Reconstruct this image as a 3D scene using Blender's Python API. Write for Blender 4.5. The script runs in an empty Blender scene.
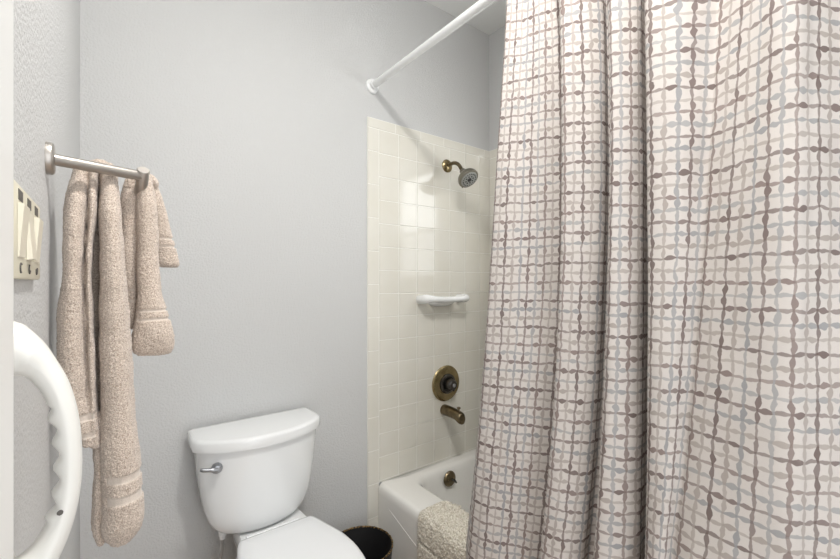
import bpy, bmesh, math, random
from mathutils import Vector, Matrix, noise
random.seed(7)
SC = bpy.context.scene
COL = SC.collection
PI = math.pi

# ------------------------------------------------------------------ camera, light, exposure
cam_data = bpy.data.cameras.new('camera')
cam = bpy.data.objects.new('camera', cam_data)
COL.objects.link(cam)
cam.location = (0, 0, 1.295)
cam.rotation_euler = (PI/2, 0, math.radians(-37.6))
cam_data.sensor_width = 36
cam_data.lens = 36*406.5/840
cam_data.shift_y = 3.5/840
cam_data.clip_start = 0.01
SC.camera = cam

SC.view_settings.view_transform = 'Standard'
SC.view_settings.look = 'None'
SC.view_settings.gamma = 1
SC.view_settings.use_curve_mapping = False
SC.view_settings.exposure = 0.2

world = bpy.data.worlds.new('world')
SC.world = world
world.use_nodes = True
bg = world.node_tree.nodes['Background']
bg.inputs[0].default_value = (0.93, 0.97, 1.0, 1)
bg.inputs[1].default_value = 1.2

def area(name, loc, rot, size, size_y, power, color=(1, 1, 1), shape='RECTANGLE'):
    l = bpy.data.lights.new(name, 'AREA')
    l.shape = shape
    l.size = size
    if shape in ('RECTANGLE', 'ELLIPSE'):
        l.size_y = size_y
    l.energy = power
    l.color = color
    o = bpy.data.objects.new(name, l)
    COL.objects.link(o)
    o.location = loc
    o.rotation_euler = rot
    return o

# added fill light just outside the open doorway behind the camera
area('doorway_fill', (0.32, -0.75, 1.25), (PI/2, 0, 0), 0.72, 1.8, 5.0, (0.97, 0.98, 1.0))
# ceiling lamp's light (the lamp itself is built below)
def point(name, loc, power, radius, color):
    l = bpy.data.lights.new(name, 'POINT')
    l.energy = power
    l.shadow_soft_size = radius
    l.color = color
    o = bpy.data.objects.new(name, l)
    COL.objects.link(o)
    o.location = loc
    return o
point('ceiling_lamp_light', (0.45, 0.30, 2.56), 7.0, 0.05, (1.0, 0.975, 0.94))
area('ceiling_lamp_downlight', (0.45, 0.30, 2.605), (0, 0, 0), 0.13, 0.13, 13.5, (1.0, 0.975, 0.94), 'DISK')

# ------------------------------------------------------------------ materials
def mat(name, color=(0.8, 0.8, 0.8), rough=0.5, metal=0.0, spec=0.5, coat=0.0):
    m = bpy.data.materials.new(name)
    m.use_nodes = True
    b = m.node_tree.nodes['Principled BSDF']
    b.inputs['Base Color'].default_value = (*color, 1)
    b.inputs['Roughness'].default_value = rough
    b.inputs['Metallic'].default_value = metal
    b.inputs['Specular IOR Level'].default_value = spec
    b.inputs['Coat Weight'].default_value = coat
    b.inputs['Coat Roughness'].default_value = 0.05
    return m

def bsdf(m):
    return m.node_tree.nodes['Principled BSDF']

def nd(m, t, **kw):
    n = m.node_tree.nodes.new(t)
    for k, v in kw.items():
        setattr(n, k, v)
    return n

def lk(m, a, b):
    m.node_tree.links.new(a, b)

def noise_bump(m, scale, strength, dist=0.002, detail=3, rough=0.5):
    tc = nd(m, 'ShaderNodeTexCoord')
    nz = nd(m, 'ShaderNodeTexNoise')
    nz.inputs['Scale'].default_value = scale
    nz.inputs['Detail'].default_value = detail
    nz.inputs['Roughness'].default_value = rough
    lk(m, tc.outputs['Object'], nz.inputs['Vector'])
    bp = nd(m, 'ShaderNodeBump')
    bp.inputs['Strength'].default_value = strength
    bp.inputs['Distance'].default_value = dist
    lk(m, nz.outputs['Fac'], bp.inputs['Height'])
    lk(m, bp.outputs['Normal'], bsdf(m).inputs['Normal'])
    return nz, bp

def noise_color(m, scale, c1, c2, lo=0.35, hi=0.65, detail=3):
    tc = nd(m, 'ShaderNodeTexCoord')
    nz = nd(m, 'ShaderNodeTexNoise')
    nz.inputs['Scale'].default_value = scale
    nz.inputs['Detail'].default_value = detail
    lk(m, tc.outputs['Object'], nz.inputs['Vector'])
    r = nd(m, 'ShaderNodeValToRGB')
    r.color_ramp.elements[0].position = lo
    r.color_ramp.elements[1].position = hi
    r.color_ramp.elements[0].color = (*c1, 1)
    r.color_ramp.elements[1].color = (*c2, 1)
    lk(m, nz.outputs['Fac'], r.inputs['Fac'])
    lk(m, r.outputs['Color'], bsdf(m).inputs['Base Color'])

M = {}
M['wall'] = mat('painted_wall', (0.61, 0.612, 0.61), 0.55, spec=0.35)
noise_bump(M['wall'], 170, 0.85, 0.0025, 4, 0.55)
M['ceiling'] = mat('ceiling_paint', (0.88, 0.885, 0.87), 0.8)
noise_bump(M['ceiling'], 120, 0.4, 0.002)
M['tile'] = mat('glazed_cream_tile', (0.66, 0.645, 0.575), 0.09, spec=0.5)
noise_bump(M['tile'], 14, 0.05, 0.002, 2)
noise_color(M['tile'], 5, (0.765, 0.74, 0.665), (0.79, 0.77, 0.705))
M['grout'] = mat('tile_grout', (0.88, 0.87, 0.82), 0.7)
M['white_trim'] = mat('white_gloss_paint', (0.90, 0.90, 0.88), 0.35)
M['porcelain'] = mat('white_porcelain', (0.88, 0.89, 0.89), 0.06, coat=0.4)
M['tub'] = mat('white_enamel', (0.90, 0.885, 0.85), 0.10, coat=0.3)
M['seat'] = mat('white_seat_plastic', (0.88, 0.89, 0.90), 0.16)
M['nickel'] = mat('brushed_nickel', (0.47, 0.44, 0.41), 0.38, 1.0)
noise_bump(M['nickel'], 300, 0.05, 0.001)
M['chrome'] = mat('grey_chrome', (0.36, 0.37, 0.39), 0.35, 1.0)
M['bronze'] = mat('antique_bronze', (0.30, 0.235, 0.14), 0.30, 1.0)
noise_color(M['bronze'], 40, (0.13, 0.105, 0.065), (0.24, 0.19, 0.12))
M['brass'] = mat('antique_brass', (0.42, 0.33, 0.17), 0.25, 1.0)
noise_color(M['brass'], 30, (0.26, 0.205, 0.11), (0.40, 0.32, 0.18))
M['pewter'] = mat('pewter_metal', (0.27, 0.255, 0.21), 0.32, 1.0)
M['dark_metal'] = mat('dark_bronze', (0.10, 0.095, 0.09), 0.25, 1.0)
M['dark_rubber'] = mat('dark_rubber', (0.03, 0.03, 0.03), 0.5)
M['light_rubber'] = mat('pale_face_plastic', (0.36, 0.37, 0.35), 0.35)
M['rod'] = mat('white_enamel_rod', (0.85, 0.86, 0.86), 0.22)
M['clear'] = mat('clear_ring_plastic', (0.80, 0.82, 0.82), 0.15)
M['handle'] = mat('white_handle_plastic', (0.80, 0.79, 0.75), 0.28)
M['cream'] = mat('cream_plastic', (0.72, 0.68, 0.54), 0.35)
M['cream_light'] = mat('pale_cream_plastic', (0.80, 0.755, 0.62), 0.30)
M['ink'] = mat('dark_label_ink', (0.10, 0.09, 0.08), 0.6)
M['black'] = mat('black_bin_lining', (0.012, 0.011, 0.012), 0.6)
M['floor'] = mat('tan_floor_tile', (0.52, 0.40, 0.31), 0.35)
M['braid'] = mat('steel_braid', (0.5, 0.5, 0.5), 0.35, 1.0)
M['weave'] = mat('gold_woven_strip', (0.22, 0.14, 0.06), 0.35, 0.6)
noise_color(M['weave'], 160, (0.03, 0.02, 0.015), (0.42, 0.27, 0.10), 0.45, 0.66)
noise_bump(M['weave'], 160, 0.6, 0.003)

# floor: square tan tiles with pale joints
def floor_nodes(m):
    tc = nd(m, 'ShaderNodeTexCoord')
    br = nd(m, 'ShaderNodeTexBrick')
    br.offset = 0.0
    br.inputs['Scale'].default_value = 1.0
    br.inputs['Brick Width'].default_value = 0.33
    br.inputs['Row Height'].default_value = 0.33
    br.inputs['Mortar Size'].default_value = 0.004
    br.inputs['Color1'].default_value = (0.64, 0.49, 0.38, 1)
    br.inputs['Color2'].default_value = (0.60, 0.455, 0.35, 1)
    br.inputs['Mortar'].default_value = (0.62, 0.56, 0.49, 1)
    lk(m, tc.outputs['Object'], br.inputs['Vector'])
    lk(m, br.outputs['Color'], bsdf(m).inputs['Base Color'])
floor_nodes(M['floor'])

def terry(name, c1, c2, scale, bump):
    m = mat(name, c1, 0.95, spec=0.1)
    bsdf(m).inputs['Sheen Weight'].default_value = 0.35
    bsdf(m).inputs['Sheen Roughness'].default_value = 0.6
    noise_color(m, scale, c1, c2, 0.36, 0.62, 2)
    noise_bump(m, scale*0.9, bump, 0.004, 2)
    return m
M['terry'] = terry('beige_terry', (0.38, 0.295, 0.235), (0.72, 0.62, 0.535), 620, 0.5)
M['band'] = terry('beige_woven_band', (0.58, 0.50, 0.43), (0.66, 0.58, 0.51), 900, 0.15)
M['mat'] = terry('cream_shag', (0.54, 0.48, 0.38), (0.86, 0.82, 0.73), 170, 0.6)

def curtain_material():
    m = bpy.data.materials.new('watercolour_lattice_cloth')
    m.use_nodes = True
    nt = m.node_tree
    b = bsdf(m)
    b.inputs['Roughness'].default_value = 0.8
    b.inputs['Specular IOR Level'].default_value = 0.2
    uv = nd(m, 'ShaderNodeUVMap')
    uv.uv_map = 'UVMap'
    def math_(op, a, bb=None, c=None):
        n = nd(m, 'ShaderNodeMath', operation=op)
        for i, x in enumerate((a, bb, c)):
            if x is None:
                continue
            if isinstance(x, (int, float)):
                n.inputs[i].default_value = x
            else:
                lk(m, x, n.inputs[i])
        return n.outputs[0]
    # wobble of the hand painted lines
    nz = nd(m, 'ShaderNodeTexNoise')
    nz.inputs['Scale'].default_value = 0.9
    nz.inputs['Detail'].default_value = 2
    lk(m, uv.outputs['UV'], nz.inputs['Vector'])
    sp = nd(m, 'ShaderNodeSeparateXYZ')
    lk(m, uv.outputs['UV'], sp.inputs[0])
    sn = nd(m, 'ShaderNodeSeparateColor')
    lk(m, nz.outputs['Color'], sn.inputs[0])
    U = math_('ADD', sp.outputs[0], math_('MULTIPLY', math_('SUBTRACT', sn.outputs[0], 0.5), 0.55))
    V = math_('ADD', sp.outputs[1], math_('MULTIPLY', math_('SUBTRACT', sn.outputs[1], 0.5), 0.55))
    jit = nd(m, 'ShaderNodeTexNoise')
    jit.inputs['Scale'].default_value = 2.4
    jit.inputs['Detail'].default_value = 2
    lk(m, uv.outputs['UV'], jit.inputs['Vector'])
    def family(along, across, seed):
        idx = math_('ROUND', across)
        cell = math_('FLOOR', along)
        d = math_('ABSOLUTE', math_('SUBTRACT', across, idx))
        fr = math_('SUBTRACT', along, cell)
        hump = math_('ABSOLUTE', math_('SINE', math_('MULTIPLY', fr, PI)))
        hump = math_('POWER', hump, 1.9)
        cv = nd(m, 'ShaderNodeCombineXYZ')
        lk(m, idx, cv.inputs[0]); lk(m, cell, cv.inputs[1]); cv.inputs[2].default_value = seed
        wn = nd(m, 'ShaderNodeTexWhiteNoise', noise_dimensions='3D')
        lk(m, cv.outputs[0], wn.inputs['Vector'])
        seg = wn.outputs['Value']
        amp = math_('MULTIPLY_ADD', seg, 0.13, 0.025)
        w = math_('MULTIPLY_ADD', hump, amp, 0.090)
        w = math_('MULTIPLY_ADD', math_('SUBTRACT', jit.outputs['Fac'], 0.5), 0.10, w)
        mask = nd(m, 'ShaderNodeMapRange', interpolation_type='SMOOTHSTEP')
        lk(m, math_('SUBTRACT', d, w), mask.inputs['Value'])
        mask.inputs['From Min'].default_value = 0.022
        mask.inputs['From Max'].default_value = -0.022
        # colour of the whole line, in a repeating order of dark brown, grey, pale taupe
        ph = math_('FRACT', math_('MULTIPLY', math_('ADD', idx, seed), 1.0/7.0))
        ramp = nd(m, 'ShaderNodeValToRGB')
        cr = ramp.color_ramp
        cr.interpolation = 'CONSTANT'
        cols = [(0.17, 0.125, 0.115), (0.41, 0.36, 0.33), (0.33, 0.33, 0.34), (0.20, 0.15, 0.14),
                (0.38, 0.375, 0.38), (0.26, 0.20, 0.185), (0.43, 0.38, 0.35)]
        while len(cr.elements) < 7:
            cr.elements.new(0.5)
        for i, e in enumerate(cr.elements):
            e.position = max(0.0, (i-0.5)/7.0)
            e.color = (*cols[i], 1)
        lk(m, ph, ramp.inputs['Fac'])
        # watercolour: each dab has its own strength
        strength = math_('MULTIPLY_ADD', seg, 0.30, 0.62)
        return math_('MULTIPLY', mask.outputs[0], strength), ramp.outputs['Color']
    mh, ch = family(U, V, 0.0)
    mv, cv_ = family(V, U, 3.0)
    base = nd(m, 'ShaderNodeRGB')
    base.outputs[0].default_value = (0.70, 0.655, 0.62, 1)
    # fine slub of the weave
    mp = nd(m, 'ShaderNodeMapping')
    mp.inputs['Scale'].default_value = (1.5, 14, 1)
    lk(m, uv.outputs['UV'], mp.inputs['Vector'])
    sl = nd(m, 'ShaderNodeTexNoise')
    sl.inputs['Scale'].default_value = 2.2
    sl.inputs['Detail'].default_value = 3
    lk(m, mp.outputs[0], sl.inputs['Vector'])
    mx0 = nd(m, 'ShaderNodeMix', data_type='RGBA', blend_type='MULTIPLY')
    mx0.inputs['Factor'].default_value = 0.10
    lk(m, base.outputs[0], mx0.inputs[6]); lk(m, sl.outputs['Fac'], mx0.inputs[7])
    mx1 = nd(m, 'ShaderNodeMix', data_type='RGBA')
    lk(m, mh, mx1.inputs['Factor']); lk(m, mx0.outputs[2], mx1.inputs[6]); lk(m, ch, mx1.inputs[7])
    mx2 = nd(m, 'ShaderNodeMix', data_type='RGBA')
    lk(m, mv, mx2.inputs['Factor']); lk(m, mx1.outputs[2], mx2.inputs[6]); lk(m, cv_, mx2.inputs[7])
    lk(m, mx2.outputs[2], b.inputs['Base Color'])
    bp = nd(m, 'ShaderNodeBump')
    bp.inputs['Strength'].default_value = 0.25
    bp.inputs['Distance'].default_value = 0.002
    lk(m, sl.outputs['Fac'], bp.inputs['Height'])
    lk(m, bp.outputs[0], b.inputs['Normal'])
    tr = nd(m, 'ShaderNodeBsdfTranslucent')
    lk(m, mx2.outputs[2], tr.inputs['Color'])
    ms = nd(m, 'ShaderNodeMixShader')
    ms.inputs[0].default_value = 0.18
    lk(m, b.outputs[0], ms.inputs[1]); lk(m, tr.outputs[0], ms.inputs[2])
    lk(m, ms.outputs[0], nt.nodes['Material Output'].inputs['Surface'])
    return m
M['curtain'] = curtain_material()

def emit(name, color, strength):
    m = mat(name, color, 0.4)
    bsdf(m).inputs['Emission Color'].default_value = (*color, 1)
    bsdf(m).inputs['Emission Strength'].default_value = strength
    return m
M['lamp_glass'] = emit('lit_lamp_glass', (1.0, 0.97, 0.92), 3.0)
M['pane'] = emit('daylit_frosted_glass', (0.95, 0.98, 1.0), 4.4)
M['pane_film'] = emit('daylit_privacy_film', (0.95, 0.98, 1.0), 2.4)

# ------------------------------------------------------------------ helpers
def link_mesh(name, me, materials, parent=None, smooth=True, sharp=35):
    o = bpy.data.objects.new(name, me)
    COL.objects.link(o)
    for k in (materials if isinstance(materials, (list, tuple)) else [materials]):
        me.materials.append(M[k])
    if smooth:
        me.polygons.foreach_set('use_smooth', [True]*len(me.polygons))
        if sharp:
            me.set_sharp_from_angle(angle=math.radians(sharp))
    if parent:
        o.parent = parent
        o.matrix_parent_inverse = Matrix.Translation(parent.location).inverted() if not parent.parent else Matrix()
        if parent.parent:
            o.matrix_parent_inverse = Matrix()
    me.update()
    return o

def obj(name, bm, materials, parent=None, smooth=True, sharp=35):
    bmesh.ops.recalc_face_normals(bm, faces=bm.faces)
    me = bpy.data.meshes.new(name)
    bm.to_mesh(me)
    bm.free()
    return link_mesh(name, me, materials, parent, smooth, sharp)

def thing(name, label, cat, loc, group=None):
    o = bpy.data.objects.new(name, None)
    COL.objects.link(o)
    o.location = loc
    o.empty_display_size = 0.05
    tag(o, label, cat, group)
    return o

def tag(o, label, cat, group=None, kind=None):
    o['label'] = label
    o['category'] = cat
    if group:
        o['group'] = group
    if kind:
        o['kind'] = kind
    return o

def structure(o):
    o['kind'] = 'structure'
    return o

def box(bm, x0, x1, y0, y1, z0, z1, bev=0.0, seg=2, mi=0):
    vs = [bm.verts.new(p) for p in ((x0, y0, z0), (x1, y0, z0), (x1, y1, z0), (x0, y1, z0),
                                    (x0, y0, z1), (x1, y0, z1), (x1, y1, z1), (x0, y1, z1))]
    fs = [bm.faces.new([vs[i] for i in q]) for q in ((0, 3, 2, 1), (4, 5, 6, 7), (0, 1, 5, 4), (1, 2, 6, 5), (2, 3, 7, 6), (3, 0, 4, 7))]
    for f in fs:
        f.material_index = mi
    if bev > 0:
        es = list({e for f in fs for e in f.edges})
        bmesh.ops.bevel(bm, geom=es, offset=bev, segments=seg, affect='EDGES', profile=0.5)
    return vs

def loft(bm, rings, cap0=True, cap1=True, closed=True):
    vr = [[bm.verts.new(p) for p in r] for r in rings]
    n = len(vr[0])
    for a, b in zip(vr, vr[1:]):
        for i in range(n if closed else n-1):
            j = (i+1) % n
            bm.faces.new((a[i], a[j], b[j], b[i]))
    if cap0:
        bm.faces.new(vr[0][::-1])
    if cap1:
        bm.faces.new(vr[-1])
    return vr

def frame(d):
    d = d.normalized()
    up = Vector((0, 0, 1)) if abs(d.z) < 0.95 else Vector((0, 1, 0))
    s = d.cross(up).normalized()
    return s, s.cross(d).normalized()

def tube(bm, pts, rad, seg=16, cap=True, flat=1.0):
    pts = [Vector(p) for p in pts]
    n = len(pts)
    rr = rad if isinstance(rad, (list, tuple)) else [rad]*n
    rings = []
    d0 = (pts[1]-pts[0]).normalized()
    s, u = frame(d0)
    for i, p in enumerate(pts):
        d = (pts[min(i+1, n-1)]-pts[max(i-1, 0)]).normalized()
        s = (s - d*s.dot(d)).normalized()
        u = s.cross(d).normalized()
        rings.append([p + (s*math.cos(a)*flat + u*math.sin(a))*rr[i] for a in (2*PI*k/seg for k in range(seg))])
    loft(bm, rings, cap, cap)

def lathe(bm, origin, axis, prof, seg=32, cap0=True, cap1=True):
    """prof: list of (distance along axis, radius)"""
    o = Vector(origin)
    a = Vector(axis).normalized()
    s, u = frame(a)
    rings = [[o + a*h + (s*math.cos(t) + u*math.sin(t))*r for t in (2*PI*k/seg for k in range(seg))] for h, r in prof]
    loft(bm, rings, cap0, cap1)

def spline(pts, n):
    """Catmull-Rom resample through points"""
    P = [Vector(p) for p in pts]
    P = [P[0]*2-P[1]] + P + [P[-1]*2-P[-2]]
    out = []
    m = len(P)-3
    for k in range(n):
        t = k/(n-1)*m
        i = min(int(t), m-1)
        t -= i
        a, b, c, d = P[i:i+4]
        out.append(0.5*((2*b)+(c-a)*t+(2*a-5*b+4*c-d)*t*t+(3*b-a-3*c+d)*t**3))
    return out

def rrect(x0, x1, y0, y1, r, z, seg=6):
    pts = []
    for cx, cy, a0 in ((x1-r, y1-r, 0), (x0+r, y1-r, PI/2), (x0+r, y0+r, PI), (x1-r, y0+r, 3*PI/2)):
        for k in range(seg+1):
            a = a0 + PI/2*k/seg
            pts.append(Vector((cx+r*math.cos(a), cy+r*math.sin(a), z)))
    return pts

# ------------------------------------------------------------------ setting
XL, XR, YB, YF, YT, ZC = -0.065, 1.742, 1.610, -0.56, 0.07, 2.72
TX0 = 0.996        # tub apron

bm = bmesh.new(); box(bm, XL-0.1, XR+0.1, YF-0.1, YB+0.1, -0.08, 0.0)
structure(obj('floor', bm, 'floor', smooth=False))
bm = bmesh.new(); box(bm, XL-0.1, XR+0.1, YF-0.1, YB+0.1, ZC, ZC+0.08)
structure(obj('ceiling', bm, 'ceiling', smooth=False))
bm = bmesh.new(); box(bm, XL-0.1, XL, YF-0.1, YB+0.1, 0, ZC)
structure(obj('wall_left', bm, 'wall', smooth=False))
bm = bmesh.new(); box(bm, XL, XR+0.1, YB, YB+0.1, 0, ZC)
structure(obj('wall_back', bm, 'wall', smooth=False))
WY0, WY1, WZ0, WZ1 = 0.70, 1.16, 1.32, 2.07
bm = bmesh.new()
box(bm, XR, XR+0.1, YT, WY0, 0, ZC); box(bm, XR, XR+0.1, WY1, YB, 0, ZC)
box(bm, XR, XR+0.1, WY0, WY1, 0, WZ0); box(bm, XR, XR+0.1, WY0, WY1, WZ1, ZC)
structure(obj('wall_right', bm, 'wall', smooth=False))
bm = bmesh.new(); box(bm, 0.98, XR+0.1, YF-0.1, YT, 0, ZC)
structure(obj('wall_alcove', bm, 'wall', smooth=False))
bm = bmesh.new()
box(bm, 0.715, 0.98, YF-0.1, YF, 0, ZC); box(bm, XL, 0.715, YF-0.1, YF, 2.04, ZC)
structure(obj('wall_front', bm, 'wall', smooth=False))

def strip(name, x0, x1, y0, y1, z0, z1):
    bm = bmesh.new(); box(bm, x0, x1, y0, y1, z0, z1, 0.004)
    return structure(obj(name, bm, 'white_trim'))
strip('baseboard_back', XL+0.013, 0.94, YB-0.012, YB, 0, 0.085)
strip('baseboard_left', XL, XL+0.012, 0.24, YB, 0, 0.085)
strip('trim_1', 0.715, 0.775, YF, YF+0.015, 0, 2.10)
strip('trim_2', XL+0.001, 0.714, YF, YF+0.015, 2.04, 2.10)
# the open door leaf beside the camera
bm = bmesh.new(); box(bm, -0.063, -0.030, YF+0.016, 0.2345, 0.008, 2.03, 0.0035, 3)
structure(obj('door_1', bm, 'white_trim'))

# window in the bath's long wall
bm = bmesh.new()
fx0, fx1 = XR-0.012, XR+0.05
box(bm, fx0, fx1, WY0-0.02, WY0+0.03, WZ0-0.02, WZ1+0.02, 0.003); box(bm, fx0, fx1, WY1-0.03, WY1+0.02, WZ0-0.02, WZ1+0.02, 0.003)
box(bm, fx0, fx1, WY0+0.03, WY1-0.03, WZ0-0.02, WZ0+0.03, 0.003); box(bm, fx0, fx1, WY0+0.03, WY1-0.03, WZ1-0.03, WZ1+0.02, 0.003)
win = structure(obj('window_1', bm, 'white_trim'))
bm = bmesh.new(); box(bm, XR+0.015, XR+0.022, WY0+0.029, WY1-0.029, 1.665, WZ1-0.029)
obj('pane', bm, 'pane', win)
bm = bmesh.new(); box(bm, XR+0.015, XR+0.022, WY0+0.029, WY1-0.029, WZ0+0.029, 1.645)
obj('pane', bm, 'pane_film', win)
bm = bmesh.new(); box(bm, XR+0.002, XR+0.030, WY0+0.028, WY1-0.028, 1.642, 1.668, 0.003)
obj('rail', bm, 'white_trim', win)

# wall tile, each tile a bevelled slab over the grout bed
PITCH = 0.1095
G = 0.0022
def slab(bm, O, U, V, N, u0, u1, v0, v1, h, rnd=True):
    b = 0.0016
    t = [random.uniform(-0.0006, 0.0006) for _ in range(2)] if rnd else (0, 0)
    lo = [(u0, v0), (u1, v0), (u1, v1), (u0, v1)]
    hi = [(u0+b, v0+b), (u1-b, v0+b), (u1-b, v1-b), (u0+b, v1-b)]
    cu, cv = (u0+u1)/2, (v0+v1)/2
    A = [bm.verts.new(O+U*u+V*v+N*h*0.55) for u, v in lo]
    B = [bm.verts.new(O+U*u+V*v+N*(h+t[0]*(u-cu)/PITCH+t[1]*(v-cv)/PITCH)) for u, v in hi]
    bm.faces.new(B)
    for i in range(4):
        j = (i+1) % 4
        bm.faces.new((A[i], A[j], B[j], B[i]))
def cells(a, b, step):
    out = []
    while a < b-0.004:
        out.append((a, min(a+step, b)))
        a += step
    return out
ZTOP, ZROW0, PZ = 2.050, 2.004, 0.1083
def tile_field(name, O, U, N, width, first, trim_left, hole=None, ztop=ZTOP):
    V = Vector((0, 0, 1))
    bm = bmesh.new()
    h = 0.008
    def put(u0, u1, v0, v1, rnd=True):
        if hole:
            a0, a1, b0, b1 = hole
            if u1 > a0 and u0 < a1 and v1 > b0 and v0 < b1:
                if v0 < b0-0.01: put(u0, u1, v0, b0, rnd); 
                elif u0 < a0-0.01: put(u0, a0, v0, v1, rnd)
                elif u1 > a1+0.01: put(a1, u1, v0, v1, rnd)
                elif v1 > b1+0.01: put(u0, u1, b1, v1, rnd)
                return
        slab(bm, O, U, V, N, u0+G/2, u1-G/2, v0+G/2, v1-G/2, h, rnd)
    left = -trim_left if trim_left else 0.0
    # top row of long caps
    for a, b in cells(left, width, 0.152):
        put(a, b, ZROW0, ZTOP)
    if trim_left:
        z = ZROW0
        z2 = ZROW0-0.105
        put(-trim_left, 0, z2, z)
        z = z2
        while z > 0.0:
            put(-trim_left, 0, max(z-0.1525, 0.0), z)
            z -= 0.1525
    for a, b in cells(0, width, PITCH):
        z = ZROW0
        while z > 0.37:
            put(a, b, max(z-PZ, 0.372), z)
            z -= PZ
    nt = len(bm.faces)
    # grout bed
    def bed(u0, u1, v0, v1):
        vs = [bm.verts.new(O+U*u+V*v+N*0.0062) for u, v in ((u0, v0), (u1, v0), (u1, v1), (u0, v1))]
        ws = [bm.verts.new(O+U*u+V*v+N*0.0) for u, v in ((u0, v0), (u1, v0), (u1, v1), (u0, v1))]
        f = [bm.faces.new(vs)]
        for i in range(4):
            f.append(bm.faces.new((ws[i], ws[(i+1) % 4], vs[(i+1) % 4], vs[i])))
        for q in f:
            q.material_index = 1
    if hole:
        a0, a1, b0, b1 = hole
        bed(left, a0, 0.372, ZTOP); bed(a1, width, 0.372, ZTOP); bed(a0, a1, 0.372, b0)
        if b1 < ZTOP: bed(a0, a1, b1, ZTOP)
    else:
        if trim_left:
            bed(-trim_left, 0, 0, ZTOP)
        bed(0, width, 0.372, ZTOP)
    return structure(obj(name, bm, ['tile', 'grout'], smooth=False))
tile_field('wall_back_tile', Vector((TX0, YB, 0)), Vector((1, 0, 0)), Vector((0, -1, 0)), XR-TX0, 0, 0.060)
tile_field('wall_right_tile', Vector((XR, YB-0.009, 0)), Vector((0, -1, 0)), Vector((-1, 0, 0)), YB-0.009-YT, 0, 0,
           hole=(YB-0.009-WY1-0.02, YB-0.009-WY0+0.02, WZ0-0.02, WZ1+0.02))
tile_field('wall_alcove_tile', Vector((XR-0.009, YT, 0)), Vector((-1, 0, 0)), Vector((0, 1, 0)), XR-0.009-TX0, 0, 0)

# ceiling lamp (behind and above the camera)
lamp = thing('ceiling_lamp', 'round white glass ceiling lamp above the middle of the bathroom', 'lamp', (0.45, 0.30, ZC))
bm = bmesh.new(); lathe(bm, (0.45, 0.30, ZC), (0, 0, -1), [(0, 0.15), (0.015, 0.15), (0.022, 0.145)], 40)
obj('canopy', bm, 'nickel', lamp)
bm = bmesh.new(); lathe(bm, (0.45, 0.30, ZC-0.0225), (0, 0, -1), [(0, 0.138), (0.03, 0.134), (0.055, 0.115), (0.072, 0.08), (0.08, 0.03), (0.081, 0.004)], 40)
obj('glass_bowl', bm, 'lamp_glass', lamp)

# ------------------------------------------------------------------ bathtub
tub = thing('bathtub', 'white enamel bathtub in the tiled alcove behind the curtain', 'bathtub', ((TX0+XR-0.0095)/2, 0.84, 0))
x0, x1, y0, y1 = TX0-0.007, XR-0.004, YT+0.004, YB-0.004
ZR = 0.372
bm = bmesh.new()
rings = []
for ins, z in ((0, 0), (0, 0.33), (0.0005, 0.345), (0.004, 0.358), (0.010, 0.367), (0.018, 0.371), (0.028, ZR)):
    rings.append(rrect(x0+ins, x1, y0, y1, 0.012 if ins < 0.02 else 0.012, z))
IX0, IX1, IY0, IY1 = x0+0.150, x1-0.055, y0+0.06, y1-0.058
for ins, z, r in ((-0.014, ZR, 0.085), (-0.005, ZR-0.002, 0.085), (0.004, ZR-0.008, 0.085), (0.012, ZR-0.020, 0.085), (0.018, ZR-0.04, 0.085),
                  (0.028, 0.24, 0.09), (0.045, 0.14, 0.10), (0.065, 0.095, 0.11), (0.10, 0.075, 0.11), (0.16, 0.07, 0.10)):
    rings.append(rrect(IX0+ins, IX1-ins, IY0+ins, IY1-ins, r, z))
loft(bm, rings, False, True)
obj('basin', bm, 'tub', tub, sharp=60)
bm = bmesh.new()
tube(bm, spline([(x0+0.004, 1.53, 0.297), (x0+0.0018, 1.48, 0.283), (x0+0.0018, 1.31, 0.232), (x0+0.0018, 1.12, 0.175), (x0+0.0018, 0.90, 0.150), (x0-0.002, 0.60, 0.150), (x0-0.002, 0.35, 0.19), (x0-0.001, 0.15, 0.29)], 40), 0.0035, 10)
obj('apron_ridge', bm, 'tub', tub)
# overflow plate on the inner end of the tub
OY = 1.519
bm = bmesh.new(); lathe(bm, (1.355, OY, 0.318), (0, -1, 0.05), [(0, 0.038), (0.004, 0.038), (0.010, 0.033), (0.013, 0.022), (0.014, 0.002)], 32)
ov = obj('overflow_plate', bm, 'bronze', tub); ov['label'] = 'bronze overflow plate'
bm = bmesh.new()
tube(bm, [(1.360, OY-0.013, 0.320), (1.370, OY-0.024, 0.311), (1.376, OY-0.030, 0.302)], [0.006, 0.006, 0.004], 10)
obj('trip_lever', bm, 'dark_metal', ov)
for s in (-1, 1):
    bm = bmesh.new()
    lathe(bm, (1.355+s*0.017, OY-0.0105, 0.320), (0, -1, 0), [(0, 0.004), (0.003, 0.0035)], 10)
    obj('screw', bm, 'brass', ov)
bm = bmesh.new(); lathe(bm, (1.37, 1.25, 0.0695), (0, 0, 1), [(0, 0.035), (0.004, 0.033), (0.006, 0.02)], 24)
obj('drain', bm, 'bronze', tub)

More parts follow.
